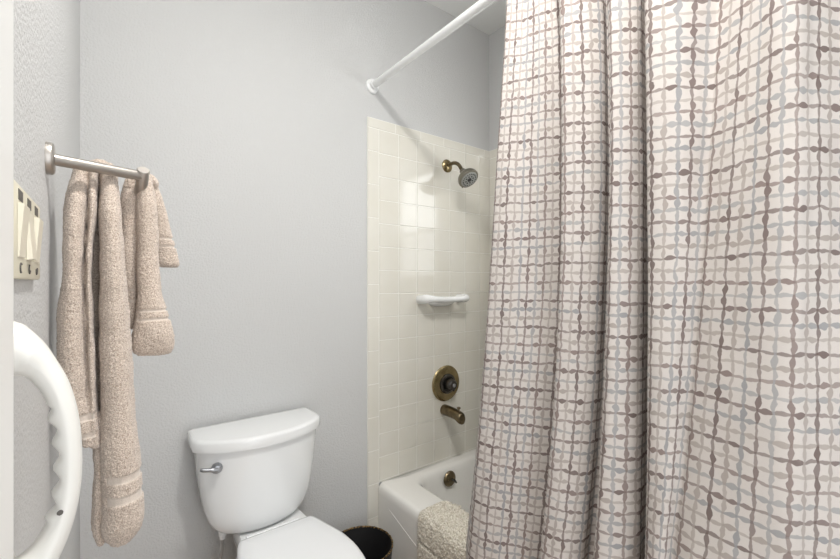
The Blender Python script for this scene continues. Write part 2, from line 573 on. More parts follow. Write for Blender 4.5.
# ------------------------------------------------------------------ shower fittings (x about 1.40)
YT0 = YB-0.0082
FX = 1.412
sh = thing('shower_fixture', 'round shower head on a bent bronze arm high on the tiled wall', 'shower head', (FX, YT0, 1.908))
bm = bmesh.new(); lathe(bm, (FX, YT0, 1.908), (0, -1, 0), [(0, 0.034), (0.003, 0.034), (0.009, 0.029), (0.014, 0.018), (0.016, 0.012)], 32)
obj('flange', bm, 'brass', sh)
bm = bmesh.new(); tube(bm, spline([(FX, YT0-0.012, 1.908), (FX, YT0-0.05, 1.912), (FX, YT0-0.085, 1.898), (FX+0.001, YT0-0.110, 1.866), (FX+0.001, YT0-0.118, 1.853)], 18), 0.0095, 14)
obj('arm', bm, 'bronze', sh)
hd = Vector((0.02, -0.66, -0.75)).normalized()
ho = Vector((FX+0.001, YT0-0.112, 1.862))
bm = bmesh.new()
lathe(bm, ho, hd, [(0, 0.010), (0.004, 0.0155), (0.018, 0.0165), (0.021, 0.0145), (0.026, 0.020), (0.036, 0.036), (0.048, 0.0475), (0.058, 0.0525), (0.070, 0.0535), (0.074, 0.051), (0.0745, 0.044)], 40)
head = obj('spray_head', bm, 'pewter', sh)
bm = bmesh.new(); lathe(bm, ho+hd*0.0742, hd, [(0, 0.044), (0.003, 0.043), (0.0045, 0.038), (0.005, 0.024)], 36)
face = obj('spray_face', bm, 'light_rubber', head)
bm = bmesh.new()
s_, u_ = frame(hd)
for ring, n, r in ((0.034, 20, 0.0028), (0.020, 8, 0.0045)):
    for k in range(n):
        a = 2*PI*k/n
        lathe(bm, ho+hd*0.0785+(s_*math.cos(a)+u_*math.sin(a))*ring, hd, [(0, r), (0.003, r*0.7)], 8)
lathe(bm, ho+hd*0.079, hd, [(0, 0.011), (0.003, 0.010), (0.004, 0.005)], 16)
obj('nozzles', bm, 'dark_rubber', head)
bm = bmesh.new(); tube(bm, [ho+hd*0.066-u_*0.046, ho+hd*0.068-u_*0.058], [0.004, 0.003], 8)
obj('mode_tab', bm, 'pewter', head)

# ceramic soap dish with a grip bar
sd = thing('soap_dish', 'long white ceramic soap dish with grip bar on the tile', 'soap dish', (1.365, YT0, 1.20))
bm = bmesh.new()
tube(bm, spline([(1.2326, YT0+0.004, 1.213), (1.2309, YT0-0.030, 1.215), (1.2362, YT0-0.062, 1.217), (1.2608, YT0-0.078, 1.216), (1.3048, YT0-0.074, 1.213), (1.365, YT0-0.070, 1.2115), (1.4192, YT0-0.074, 1.213), (1.4632, YT0-0.078, 1.216), (1.4878, YT0-0.062, 1.217), (1.4931, YT0-0.030, 1.215), (1.4914, YT0+0.004, 1.213)], 60),
     [0.023 if min(k, 59-k) < 10 else 0.023-0.0075*min(1, (min(k, 59-k)-9)/9) for k in range(60)], 16)
obj('grip_bar', bm, 'porcelain', sd)
bm = bmesh.new()
def dish_ring(w, dpt, z):
    return [Vector((1.365+w*math.cos(a), YT0-0.001-dpt*math.sin(a), z)) for a in (PI*k/24 for k in range(25))]
loft(bm, [dish_ring(0.04, 0.024, 1.176), dish_ring(0.062, 0.040, 1.180), dish_ring(0.078, 0.054, 1.190), dish_ring(0.083, 0.058, 1.203), dish_ring(0.079, 0.054, 1.204), dish_ring(0.070, 0.046, 1.194), dish_ring(0.04, 0.026, 1.188)], True, True)
obj('tray', bm, 'porcelain', sd)

# mixing valve
vx, vz = 1.402, 0.772
va = thing('shower_valve', 'round brass shower valve with dark knob above the tub spout', 'faucet', (vx, YT0, vz))
bm = bmesh.new(); lathe(bm, (vx, YT0, vz), (0, -1, 0), [(0, 0.092), (0.004, 0.093), (0.009, 0.089), (0.012, 0.080), (0.010, 0.062), (0.012, 0.056), (0.014, 0.052)], 48)
obj('escutcheon', bm, 'brass', va)
bm = bmesh.new(); lathe(bm, (vx, YT0-0.0135, vz), (0, -1, 0), [(0, 0.052), (0.008, 0.051), (0.012, 0.046), (0.013, 0.038), (0.010, 0.034)], 40)
obj('collar', bm, 'dark_metal', va)
bm = bmesh.new(); lathe(bm, (vx, YT0-0.0225, vz), (0, -1, 0), [(0, 0.031), (0.022, 0.029), (0.036, 0.027), (0.042, 0.022), (0.044, 0.010), (0.0445, 0.002)], 32)
kn = obj('knob', bm, 'dark_metal', va)
bm = bmesh.new(); tube(bm, [(vx, YT0-0.052, vz+0.02), (vx+0.002, YT0-0.058, vz-0.008), (vx+0.004, YT0-0.060, vz-0.030)], [0.006, 0.007, 0.005], 10)
obj('lever', bm, 'dark_metal', kn)
bm = bmesh.new(); lathe(bm, (vx, YT0-0.067, vz), (0, -1, 0), [(0, 0.010), (0.003, 0.008)], 16)
obj('index_cap', bm, 'chrome', kn)

# tub spout
sx, sz = 1.392, 0.636
st = thing('tub_spout', 'bronze tub spout on the tile below the shower valve', 'faucet', (sx, YT0, sz))
bm = bmesh.new()
rings = []
for t, hw, top, botm in ((0, 0.027, 0.027, -0.027), (0.004, 0.0275, 0.0275, -0.0275), (0.03, 0.027, 0.027, -0.0265), (0.07, 0.026, 0.025, -0.026), (0.10, 0.0255, 0.022, -0.029), (0.120, 0.025, 0.019, -0.040), (0.132, 0.024, 0.015, -0.042), (0.138, 0.020, 0.009, -0.041), (0.140, 0.013, 0.002, -0.036)):
    cz, hh = (top+botm)/2, (top-botm)/2
    rings.append([Vector((sx+hw*math.copysign(abs(math.cos(a))**0.85, math.cos(a)), YT0-t, sz+cz+hh*math.sin(a))) for a in (2*PI*k/24 for k in range(24))])
loft(bm, rings)
obj('spout_body', bm, 'bronze', st, sharp=50)
bm = bmesh.new(); lathe(bm, (sx, YT0-0.112, sz+0.018), (0, 0, 1), [(0, 0.005), (0.012, 0.004), (0.013, 0.009), (0.019, 0.0095), (0.022, 0.006)], 16)
obj('diverter_knob', bm, 'bronze', st)

# ------------------------------------------------------------------ shower rod, rings, curtain
RX, RZ, RR = 0.960, 2.194, 0.0155
rod = thing('shower_rod', 'white shower curtain rod running from the wall above the bathtub', 'curtain rod', (RX, YB, RZ))
bm = bmesh.new(); tube(bm, [(RX, YB-0.003, RZ), (RX, 0.9, RZ), (RX, YT+0.003, RZ)], RR, 24)
obj('pole', bm, 'rod', rod)
for yy, s in ((YB, -1), (YT, 1)):
    bm = bmesh.new(); lathe(bm, (RX, yy, RZ), (0, s, 0), [(0, 0.034), (0.006, 0.034), (0.012, 0.031), (0.014, 0.024), (0.018, 0.019), (0.030, 0.0185), (0.031, RR+0.001)], 32)
    obj('flange', bm, 'rod', rod)

TOP = [(0.8944, 0.7627), (0.8772, 0.7444), (0.8979, 0.7095), (0.9386, 0.6277), (0.9401, 0.6139), (0.8811, 0.5837), (0.8951, 0.5413), (0.9303, 0.5079), (0.9629, 0.508), (0.9473, 0.4948), (0.8772, 0.4604), (0.8884, 0.4328), (0.916, 0.4116), (0.9491, 0.4114), (0.928, 0.3961), (0.8704, 0.3773), (0.8935, 0.3216), (0.9437, 0.2767), (0.9456, 0.2626), (0.914, 0.2238), (0.8853, 0.1576), (0.9274, 0.134), (0.9926, 0.1065), (0.9966, 0.0885)]
MID = [(0.8772, 0.8075), (0.8496, 0.7783), (0.8763, 0.7262), (0.945, 0.629), (0.9443, 0.6107), (0.883, 0.5822), (0.8989, 0.5383), (0.9321, 0.5065), (0.9746, 0.5116), (0.9628, 0.4955), (0.8838, 0.4616), (0.8884, 0.4328), (0.9195, 0.4089), (0.9702, 0.4141), (0.9455, 0.3952), (0.8822, 0.3746), (0.8857, 0.3276), (0.9216, 0.3), (0.915, 0.2861), (0.9035, 0.2509), (0.8788, 0.1625), (0.9108, 0.1316), (0.9523, 0.1022), (0.9563, 0.0842)]
BOT = [(0.8668, 0.8786), (0.8334, 0.8286), (0.8509, 0.7647), (0.92, 0.6673), (0.9199, 0.6484), (0.8629, 0.6229), (0.8698, 0.5734), (0.9036, 0.5411), (0.9509, 0.5425), (0.9456, 0.5214), (0.865, 0.4887), (0.8712, 0.4461), (0.9177, 0.4166), (0.9753, 0.4228), (0.9526, 0.4024), (0.8776, 0.3844), (0.8599, 0.3538), (0.8686, 0.3408), (0.8615, 0.3274), (0.8424, 0.2789), (0.8529, 0.1762), (0.877, 0.1324), (0.8919, 0.0957), (0.8959, 0.0777)]
NU, NV = 420, 150
def fine(P):
    return spline([(a, b, 0) for a, b in P], NU)
fT, fM, fB = fine(TOP), fine(MID), fine(BOT)
CZ0, CZ1 = 0.06, 2.155
ztop, zmid, zbot = 2.02, 1.295, 0.62
arc = [0.0]
for a, b in zip(fM, fM[1:]):
    arc.append(arc[-1]+(b-a).length)
CU, CV = 0.0205, 0.0240
bm = bmesh.new()
uvl = bm.loops.layers.uv.new('UVMap')
grid = []
for j in range(NV+1):
    z = CZ1+(CZ0-CZ1)*j/NV
    # quadratic through the three heights, held below the lowest
    zz = max(min(z, 2.155), 0.50)
    lt = (zz-zmid)*(zz-zbot)/((ztop-zmid)*(ztop-zbot))
    lm = (zz-ztop)*(zz-zbot)/((zmid-ztop)*(zmid-zbot))
    lb = (zz-ztop)*(zz-zmid)/((zbot-ztop)*(zbot-zmid))
    row = []
    for i in range(NU):
        p = fT[i]*lt+fM[i]*lm+fB[i]*lb
        n1 = noise.noise(Vector((arc[i]*9, z*2.2, 3.1)))
        n3 = noise.noise(Vector((arc[i]*26, z*1.6, 2.2)))*(0.6+0.5*max(0, z-1.2))
        n2 = noise.noise(Vector((arc[i]*30, z*9, 7.7)))
        p = Vector((p.x+0.006*n1+0.0028*n2+0.0035*n3, p.y+0.004*n2*0.5, z+0.004*noise.noise(Vector((arc[i]*6, z*3, 1.0)))))
        if p.x > 0.978 and z < 0.6:
            p.x = 0.978
        row.append(bm.verts.new(p))
    grid.append(row)
for j in range(NV):
    for i in range(NU-1):
        f = bm.faces.new((grid[j][i], grid[j][i+1], grid[j+1][i+1], grid[j+1][i]))
        for l, (a, b) in zip(f.loops, ((i, j), (i+1, j), (i+1, j+1), (i, j+1))):
            l[uvl].uv = (arc[a]/CU+0.2, (CZ1-(CZ1-CZ0)*b/NV*1.0)/CV)
cur = obj('shower_curtain', bm, 'curtain', sharp=0)
sol = cur.modifiers.new('thickness', 'SOLIDIFY'); sol.thickness = 0.0012
tag(cur, 'white fabric shower curtain painted with a brown and grey lattice', 'curtain')

bm = bmesh.new()
ring_path = []
for k in range(25):
    a = 2*PI*k/24
    ring_path.append(Vector((math.cos(a)*0.028*0.8, 0, math.sin(a)*0.034)))
ring_src = None
ring_spots = [0.02, 0.14, 0.24, 0.33, 0.43, 0.52, 0.62, 0.70, 0.80, 0.90, 0.98]
for k, q in enumerate(ring_spots):
    yy = fT[int(q*(NU-1))].y
    if ring_src is None:
        bmr = bmesh.new()
        tube(bmr, ring_path, 0.0022, 8, False)
        o = obj('curtain_ring', bmr, 'clear')
        ring_src = o
    else:
        o = ring_src.copy(); COL.objects.link(o)
    o.location = (RX-0.006, yy, RZ-0.0185)
    o.rotation_euler = (0, 0, random.uniform(-0.25, 0.25))
    tag(o, 'clear plastic ring on the white rod at the curtain top', 'curtain ring', 'curtain rings on the shower rod')
bm.free()

# ------------------------------------------------------------------ bath mat over the tub rim
def shag():
    bm = bmesh.new()
    prof = spline([(1.127, 0.377), (1.118, 0.383), (1.09, 0.384), (1.05, 0.384), (1.01, 0.382), (0.988, 0.372), (0.981, 0.34), (0.980, 0.25), (0.980, 0.15), (0.980, 0.06)], 240)
    ny = 210
    Y0, Y1 = 0.80, 1.29
    nrm = []
    for k, p in enumerate(prof):
        d = (prof[min(k+1, len(prof)-1)]-prof[max(k-1, 0)]).normalized()
        nrm.append(Vector((d.y, 0, -d.x)) if True else None)
    rows = []
    for k, p in enumerate(prof):
        n = nrm[k]
        if n.z < 0 or (abs(n.z) < 0.3 and n.x > 0 and p.x < 1.05):
            n = -n
        row = []
        for j in range(ny+1):
            y = Y0+(Y1-Y0)*j/ny
            base = Vector((p.x, y, p.y))
            q = base*95
            cell = noise.cell_vector(q*0.9)
            v = noise.noise(q*1.0)*0.5+noise.noise(q*2.3)*0.5
            big = noise.noise(base*22)
            h = 0.007+0.0115*v+0.004*big
            edge = min(j, ny-j)/8.0
            h *= min(1, edge+0.1)
            row.append(bm.verts.new(base+n*h+Vector((0, 0.004*noise.noise(q*1.4+Vector((9, 9, 9))), 0))))
        rows.append(row)
    for a, b in zip(rows, rows[1:]):
        for j in range(ny):
            bm.faces.new((a[j], a[j+1], b[j+1], b[j]))
    o = obj('bath_mat', bm, 'mat', sharp=0)
    s = o.modifiers.new('thickness', 'SOLIDIFY'); s.thickness = 0.004; s.offset = -1
    return o
tag(shag(), 'fluffy cream bath mat hung over the side of the bathtub', 'bath mat')

# ------------------------------------------------------------------ toilet
toi = thing('toilet', 'white two piece toilet with closed lid against the grey wall', 'toilet', (0.432, 1.25, 0))
TC = 0.431
def tank_ring(hw, yb, yc, ye, z, n=20, cr=0.018):
    """flat back at yb, sides at half width hw, front bowing from ye at the sides to yc in the middle"""
    pts = []
    pts.append(Vector((TC-hw*0.97, yb, z))); 
    pts.append(Vector((TC-hw, yb-cr*0.6, z)))
    pts.append(Vector((TC-hw, ye+cr, z)))
    for k in range(n+1):
        t = -1+2*k/n
        y = yc+(ye-yc)*abs(t)**2.2
        x = TC+hw*t*(1-0.06*abs(t)**6)
        pts.append(Vector((x, y, z)))
    pts.append(Vector((TC+hw, ye+cr, z)))
    pts.append(Vector((TC+hw, yb-cr*0.6, z)))
    pts.append(Vector((TC+hw*0.97, yb, z)))
    return pts
bm = bmesh.new()
rings = []
YBK = 1.583
for hw, yc, ye, z in ((0.062, 1.452, 1.477, 0.452), (0.096, 1.435, 1.468, 0.454), (0.121, 1.426, 1.463, 0.460), (0.139, 1.420, 1.460, 0.470), (0.154, 1.414, 1.458, 0.487), (0.166, 1.410, 1.456, 0.510), (0.176, 1.405, 1.455, 0.540), (0.185, 1.400, 1.454, 0.59), (0.192, 1.394, 1.452, 0.65), (0.198, 1.388, 1.450, 0.72), (0.199, 1.386, 1.449, 0.752)):
    rings.append(tank_ring(hw, YBK, yc, ye, z))
loft(bm, rings)
obj('tank', bm, 'porcelain', toi, sharp=50)
bm = bmesh.new()
rings = []
for d, z in ((0.006, 0.7525), (0.001, 0.755), (0.0, 0.760), (0.0, 0.782), (0.0015, 0.787), (0.006, 0.791), (0.014, 0.7925)):
    rings.append(tank_ring(0.2155-d, YBK+0.010-d*0.5, 1.372+d, 1.447+d, z))
loft(bm, rings)
obj('tank_lid', bm, 'porcelain', toi, sharp=50)
# flush lever at the tank's left front
bm = bmesh.new()
lx, ly, lz = 0.277, 1.415, 0.707
lathe(bm, (lx, ly+0.004, lz), (-0.12, -1, 0), [(0, 0.017), (0.006, 0.017), (0.010, 0.0145), (0.016, 0.012), (0.018, 0.005)], 24)
tube(bm, spline([(lx, ly-0.012, lz), (lx-0.020, ly-0.012, lz+0.004), (lx-0.040, ly-0.007, lz+0.007), (lx-0.049, ly-0.004, lz+0.009)], 12), [0.0075]*4+[0.006]*5+[0.0055, 0.005, 0.0035], 12)
lv = obj('flush_lever', bm, 'chrome', toi); lv['label'] = 'grey metal flush lever'
# bowl
def oval(cy, hw, lf, lb, z, n=40, p=2.2, cx=TC+0.008):
    pts = []
    for k in range(n):
        a = 2*PI*k/n
        c, s = math.cos(a), math.sin(a)
        x = cx+hw*math.copysign(abs(c)**(2/p), c)
        y = cy+(lb if s > 0 else lf)*math.copysign(abs(s)**(2/p), s)
        pts.append(Vector((x, y, z)))
    return pts
bm = bmesh.new()
rings = [oval(1.27, 0.115, 0.20, 0.24, 0.0000), oval(1.27, 0.118, 0.205, 0.24, 0.0150), oval(1.27, 0.105, 0.18, 0.23, 0.0500), oval(1.26, 0.098, 0.16, 0.23, 0.1400), oval(1.24, 0.115, 0.20, 0.25, 0.2300),
         oval(1.20, 0.155, 0.24, 0.26, 0.3360), oval(1.17, 0.175, 0.265, 0.25, 0.3910), oval(1.17, 0.180, 0.27, 0.25, 0.4210), oval(1.17, 0.178, 0.268, 0.248, 0.4290), oval(1.17, 0.165, 0.25, 0.23, 0.4320)]
loft(bm, rings)
bowl = obj('bowl', bm, 'porcelain', toi, sharp=60)
# rear deck the tank stands on
bm = bmesh.new()
def deck(w0, w1, z, i=0):
    return [Vector((TC+0.030-w1, 1.385, z)), Vector((TC+0.030+w1, 1.385, z)), Vector((TC+0.030+w0+0.004, 1.47, z)), Vector((TC+0.03+w0, 1.552-i, z)), Vector((TC+0.03-w0, 1.552-i, z)), Vector((TC+0.030-w0-0.004, 1.47, z))]
loft(bm, [deck(0.085, 0.10, 0.30), deck(0.10, 0.115, 0.36), deck(0.108, 0.118, 0.405), deck(0.108, 0.118, 0.444), deck(0.103, 0.113, 0.4505, 0.004)])
obj('deck', bm, 'porcelain', toi, sharp=40)
def seatoval(hw, lf, lb, z, p=2.5):
    """egg outline: round front, sides drawing in to a nearly straight back edge"""
    cx, cy = TC+0.025, 1.16
    half = [Vector((hw*math.sin(PI/2*k/14)**0.95, -lf*math.cos(PI/2*k/14), 0)) for k in range(14)]
    half += spline([(hw, 0, 0), (hw*0.965, lb*0.30, 0), (hw*0.865, lb*0.60, 0), (hw*0.765, lb*0.88, 0), (hw*0.715, lb*0.97, 0), (hw*0.62, lb, 0), (0.01*hw, lb, 0)], 20)
    left = [Vector((-q.x, q.y, 0)) for q in half[1:]][::-1]
    return [Vector((cx+q.x, cy+q.y, z)) for q in half+left]
bm = bmesh.new()
o1 = [seatoval(0.168, 0.270, 0.225, 0.4325), seatoval(0.171, 0.273, 0.228, 0.4370), seatoval(0.171, 0.273, 0.228, 0.4450), seatoval(0.166, 0.268, 0.223, 0.4495)]
i1 = [seatoval(0.120, 0.20, 0.14, 0.4495, 2.1), seatoval(0.114, 0.194, 0.134, 0.4325, 2.1)]
loft(bm, o1+i1, False, False)
obj('seat_ring', bm, 'seat', toi, sharp=60)
bm = bmesh.new()
loft(bm, [seatoval(0.169, 0.270, 0.226, 0.4500), seatoval(0.172, 0.274, 0.229, 0.4540), seatoval(0.172, 0.274, 0.229, 0.4620), seatoval(0.168, 0.270, 0.225, 0.4680), seatoval(0.157, 0.257, 0.212, 0.4725), seatoval(0.12, 0.21, 0.165, 0.4755), seatoval(0.06, 0.10, 0.08, 0.4770)])
obj('seat_lid', bm, 'seat', toi, sharp=60)
bm = bmesh.new()
tube(bm, [(TC-0.07, 1.400, 0.4575), (TC+0.105, 1.400, 0.4575)], 0.0080, 14)
obj('hinge', bm, 'seat', toi)
for s in (-1, 1):
    bm = bmesh.new(); lathe(bm, (TC+0.008+s*0.122, 1.27, 0.012), (0, 0, 1), [(0, 0.014), (0.012, 0.013), (0.018, 0.008), (0.019, 0.002)], 16)
    obj('bolt_cap', bm, 'porcelain', toi)
bm = bmesh.new(); lathe(bm, (0.312, 1.508, 0.458), (0, 0, -1), [(0, 0.013), (0.022, 0.013), (0.024, 0.010), (0.034, 0.009)], 14)
obj('hose_nut', bm, 'seat', toi)
sv = thing('supply_valve', 'steel water stop valve with braided hose behind the toilet', 'valve', (0.20, YB, 0.16))
bm = bmesh.new(); tube(bm, spline([(0.312, 1.508, 0.424), (0.311, 1.510, 0.385), (0.298, 1.515, 0.34), (0.262, 1.525, 0.29), (0.222, 1.54, 0.245), (0.205, 1.553, 0.21), (0.20, 1.556, 0.178)], 30), 0.0055, 10)
obj('hose', bm, 'braid', sv)
bm = bmesh.new()
lathe(bm, (0.20, YB, 0.165), (0, -1, 0), [(0, 0.03), (0.004, 0.028), (0.006, 0.009), (0.075, 0.009)], 20)
lathe(bm, (0.20, 1.556, 0.150), (0, 0, 1), [(0, 0.010), (0.03, 0.010), (0.034, 0.008)], 14)
obj('stop_body', bm, 'chrome', sv)
bm = bmesh.new(); lathe(bm, (0.20, 1.534, 0.165), (0, -1, 0), [(0, 0.020), (0.010, 0.022), (0.014, 0.016)], 12)
obj('stop_handle', bm, 'chrome', sv)

# ------------------------------------------------------------------ waste bin
bx, by, br = 0.787, 1.398, 0.123
tb = thing('waste_bin', 'round black waste bin with gold rim between toilet and bathtub', 'waste bin', (bx, by, 0))
bm = bmesh.new()
lathe(bm, (bx, by, 0), (0, 0, 1), [(0, 0.094), (0.008, 0.097), (0.268, br), (0.268, br-0.004), (0.012, 0.090), (0.010, 0.002)], 48, True, True)
obj('bucket', bm, 'black', tb, sharp=40)
bm = bmesh.new()
NS = 96
rg = []
for k in range(NS):
    a = 2*PI*k/NS
    rr = 0.0036*(1+0.16*math.sin(24*a))
    rg.append([Vector((bx+(br-0.001+rr*math.cos(t))*math.cos(a), by+(br-0.001+rr*math.cos(t))*math.sin(a), 0.271+rr*math.sin(t))) for t in (2*PI*q/10 for q in range(10))])
rg.append(rg[0])
vr = [[bm.verts.new(p) for p in r] for r in rg[:-1]]
for k in range(NS):
    a, b = vr[k], vr[(k+1) % NS]
    for i in range(10):
        bm.faces.new((a[i], a[(i+1) % 10], b[(i+1) % 10], b[i]))
rm = obj('rim', bm, 'weave', tb); rm['label'] = 'brown and gold woven rim'
bm = bmesh.new()
lathe(bm, (bx, by, 0.18), (0, 0, 1), [(0, 0.1135), (0.083, 0.1215), (0.083, 0.1200), (0, 0.1120)], 48, False, False)
obj('woven_band', bm, 'weave', tb)

# ------------------------------------------------------------------ grab handle on the left wall
hp = [(-0.0655, 1.2428, 0.026), (-0.0632, 1.2426, 0.0235), (-0.0587, 1.2406, 0.0229), (-0.0502, 1.2357, 0.0176), (-0.0419, 1.2258, 0.0138), (-0.0328, 1.2064, 0.0124), (-0.0271, 1.1804, 0.0121), (-0.0249, 1.1506, 0.0118), (-0.0259, 1.1215, 0.0117), (-0.0309, 1.0965, 0.0125), (-0.0401, 1.0753, 0.0147), (-0.0519, 1.0608, 0.0192), (-0.0615, 1.0580, 0.0220), (-0.0655, 1.0575, 0.024)]
HY = 0.45
gh = thing('grab_handle', 'curved white plastic grab handle with finger grips beside the door edge', 'handle', (XL, HY, 1.15))
path = spline([(a, HY, b) for a, b, r in hp], 120)
rads = [p.x for p in spline([(r, 0, 0) for a, b, r in hp], 120)]
bm = bmesh.new()
seg = 28
rings = []
for k, p in enumerate(path):
    d = (path[min(k+1, 119)]-path[max(k-1, 0)]).normalized()
    yv = Vector((0, 1, 0))
    inn = d.cross(yv).normalized()
    if inn.dot(Vector((-0.075, HY, 1.15))-p) < 0:
        inn = -inn
    ring = []
    t = (p.z-1.10)/(1.185-1.10)
    grip = (0.0034*math.cos(2*PI*(p.z-1.1215)/0.0215) if 1.1 < p.z < 1.197 else 0.0)
    for q in range(seg):
        a = 2*PI*q/seg
        r = rads[k]
        c, s = math.cos(a), math.sin(a)
        rin = r + (grip*max(0, c)**1.5)
        off = inn*c*rin
        off.x *= 0.70
        ring.append(p + off + yv*s*min(r, 0.017)*1.05)
    rings.append(ring)
loft(bm, rings)
obj('grip', bm, 'handle', gh, sharp=60)
for zc in (1.2428, 1.0575):
    bm = bmesh.new()
    rr = [[Vector((x, HY+ry*math.cos(a), zc+rz*math.sin(a))) for a in (2*PI*k/28 for k in range(28))] for x, ry, rz in ((XL+0.0003, 0.024, 0.029), (XL+0.003, 0.024, 0.029), (XL+0.005, 0.021, 0.026), (XL+0.006, 0.016, 0.020))]
    loft(bm, rr)
    obj('base_pad', bm, 'handle', gh)
bm = bmesh.new(); lathe(bm, (-0.0300, HY-0.0125, 1.1095), (0.3, -1, 0), [(0, 0.0022), (0.0008, 0.0020)], 10)
obj('screw_hole', bm, 'ink', gh)

# ------------------------------------------------------------------ cream switch panel on the left wall
sp = thing('switch_plate', 'cream three paddle switch plate on the left wall above the handle', 'switch', (XL, 0.536, 1.339))
bm = bmesh.new(); box(bm, XL, XL+0.006, 0.455, 0.617, 1.2985, 1.3795, 0.002)
obj('plate', bm, 'cream', sp)
for k, (yc, up) in enumerate(((0.487, 1), (0.536, -1), (0.585, 1))):
    bm = bmesh.new()
    hw = 0.0165
    zb, zt = 1.3165, 1.3625
    xo0, xo1 = (0.001, 0.0042) if up > 0 else (0.0042, 0.001)
    X = XL+0.0062
    vs = [bm.verts.new(p) for p in ((X, yc-hw, zb), (X, yc+hw, zb), (X, yc+hw, zt), (X, yc-hw, zt),
                                    (X+xo0, yc-hw+0.001, zb+0.001), (X+xo0, yc+hw-0.001, zb+0.001), (X+xo1, yc+hw-0.001, zt-0.001), (X+xo1, yc-hw+0.001, zt-0.001))]
    for q in ((0, 3, 2, 1), (4, 5, 6, 7), (0, 1, 5, 4), (1, 2, 6, 5), (2, 3, 7, 6), (3, 0, 4, 7)):
        bm.faces.new([vs[i] for i in q])
    obj('paddle', bm, 'cream_light', sp, smooth=False)
    bm = bmesh.new()
    box(bm, XL+0.0058, XL+0.0064, yc-0.011, yc+0.011, 1.3655, 1.3745)
    obj('label_strip', bm, 'ink', sp, smooth=False)
    bm = bmesh.new()
    tube(bm, [(XL+0.0063, yc+0.004*math.cos(a), 1.308+0.004*math.sin(a)) for a in (0.8+k+4.2*q/9 for q in range(10))], 0.0008, 6)
    obj('mark', bm, 'ink', sp, smooth=False)

# ------------------------------------------------------------------ towel bar (swung loose) with its hanging post
P0 = Vector((XL, 0.744, 1.4640)); P1 = Vector((0.046, 0.800, 1.4690))
br_ = thing('towel_bar', 'brushed nickel towel bar standing out from the left wall', 'towel bar', P0)
bdir = (P1-P0).normalized()
bm = bmesh.new(); lathe(bm, P0, (1, 0.0, 0), [(0, 0.0215), (0.006, 0.0215), (0.0075, 0.0205), (0.0085, 0.018)], 36)
obj('wall_flange', bm, 'nickel', br_)
bm = bmesh.new(); tube(bm, [P0+bdir*0.006, P0+bdir*0.06, P1], 0.0080, 20)
obj('bar', bm, 'nickel', br_)
pd = Vector((-0.06, 1.0, -0.85)).normalized()
bm = bmesh.new(); lathe(bm, P1-pd*0.013, pd, [(0, 0.0080), (0.0012, 0.0090), (0.055, 0.0090), (0.0555, 0.0072), (0.035, 0.0070), (0.0345, 0.001)], 28)
obj('end_post', bm, 'nickel', br_, sharp=40)

# ------------------------------------------------------------------ towels
KW = 1.0
def lobe(pts, ty=0.02, n=16, bulge=1.0, ny=48, pw=2.0):
    """a hanging fold: list of (x, y, z, half width, half thickness)"""
    bm = bmesh.new()
    P = spline([(p[0], p[1], p[2]) for p in pts], ny)
    R = spline([(p[3]*KW, p[4], 0) for p in pts], ny)
    rings = []
    for p, r in zip(P, R):
        ring = []
        for k in range(n):
            a = 2*PI*k/n
            c, s = math.cos(a), math.sin(a)
            ring.append(Vector((p.x+r.x*math.copysign(abs(c)**(2/pw), c), p.y+r.y*math.copysign(abs(s)**(2/pw), s), p.z)))
        rings.append(ring)
    loft(bm, rings)
    return bm

def join(bms):
    out = bmesh.new()
    for b in bms:
        me = bpy.data.meshes.new('tmp')
        bmesh.ops.recalc_face_normals(b, faces=b.faces)
        b.to_mesh(me); b.free()
        out.from_mesh(me)
        bpy.data.meshes.remove(me)
    return out

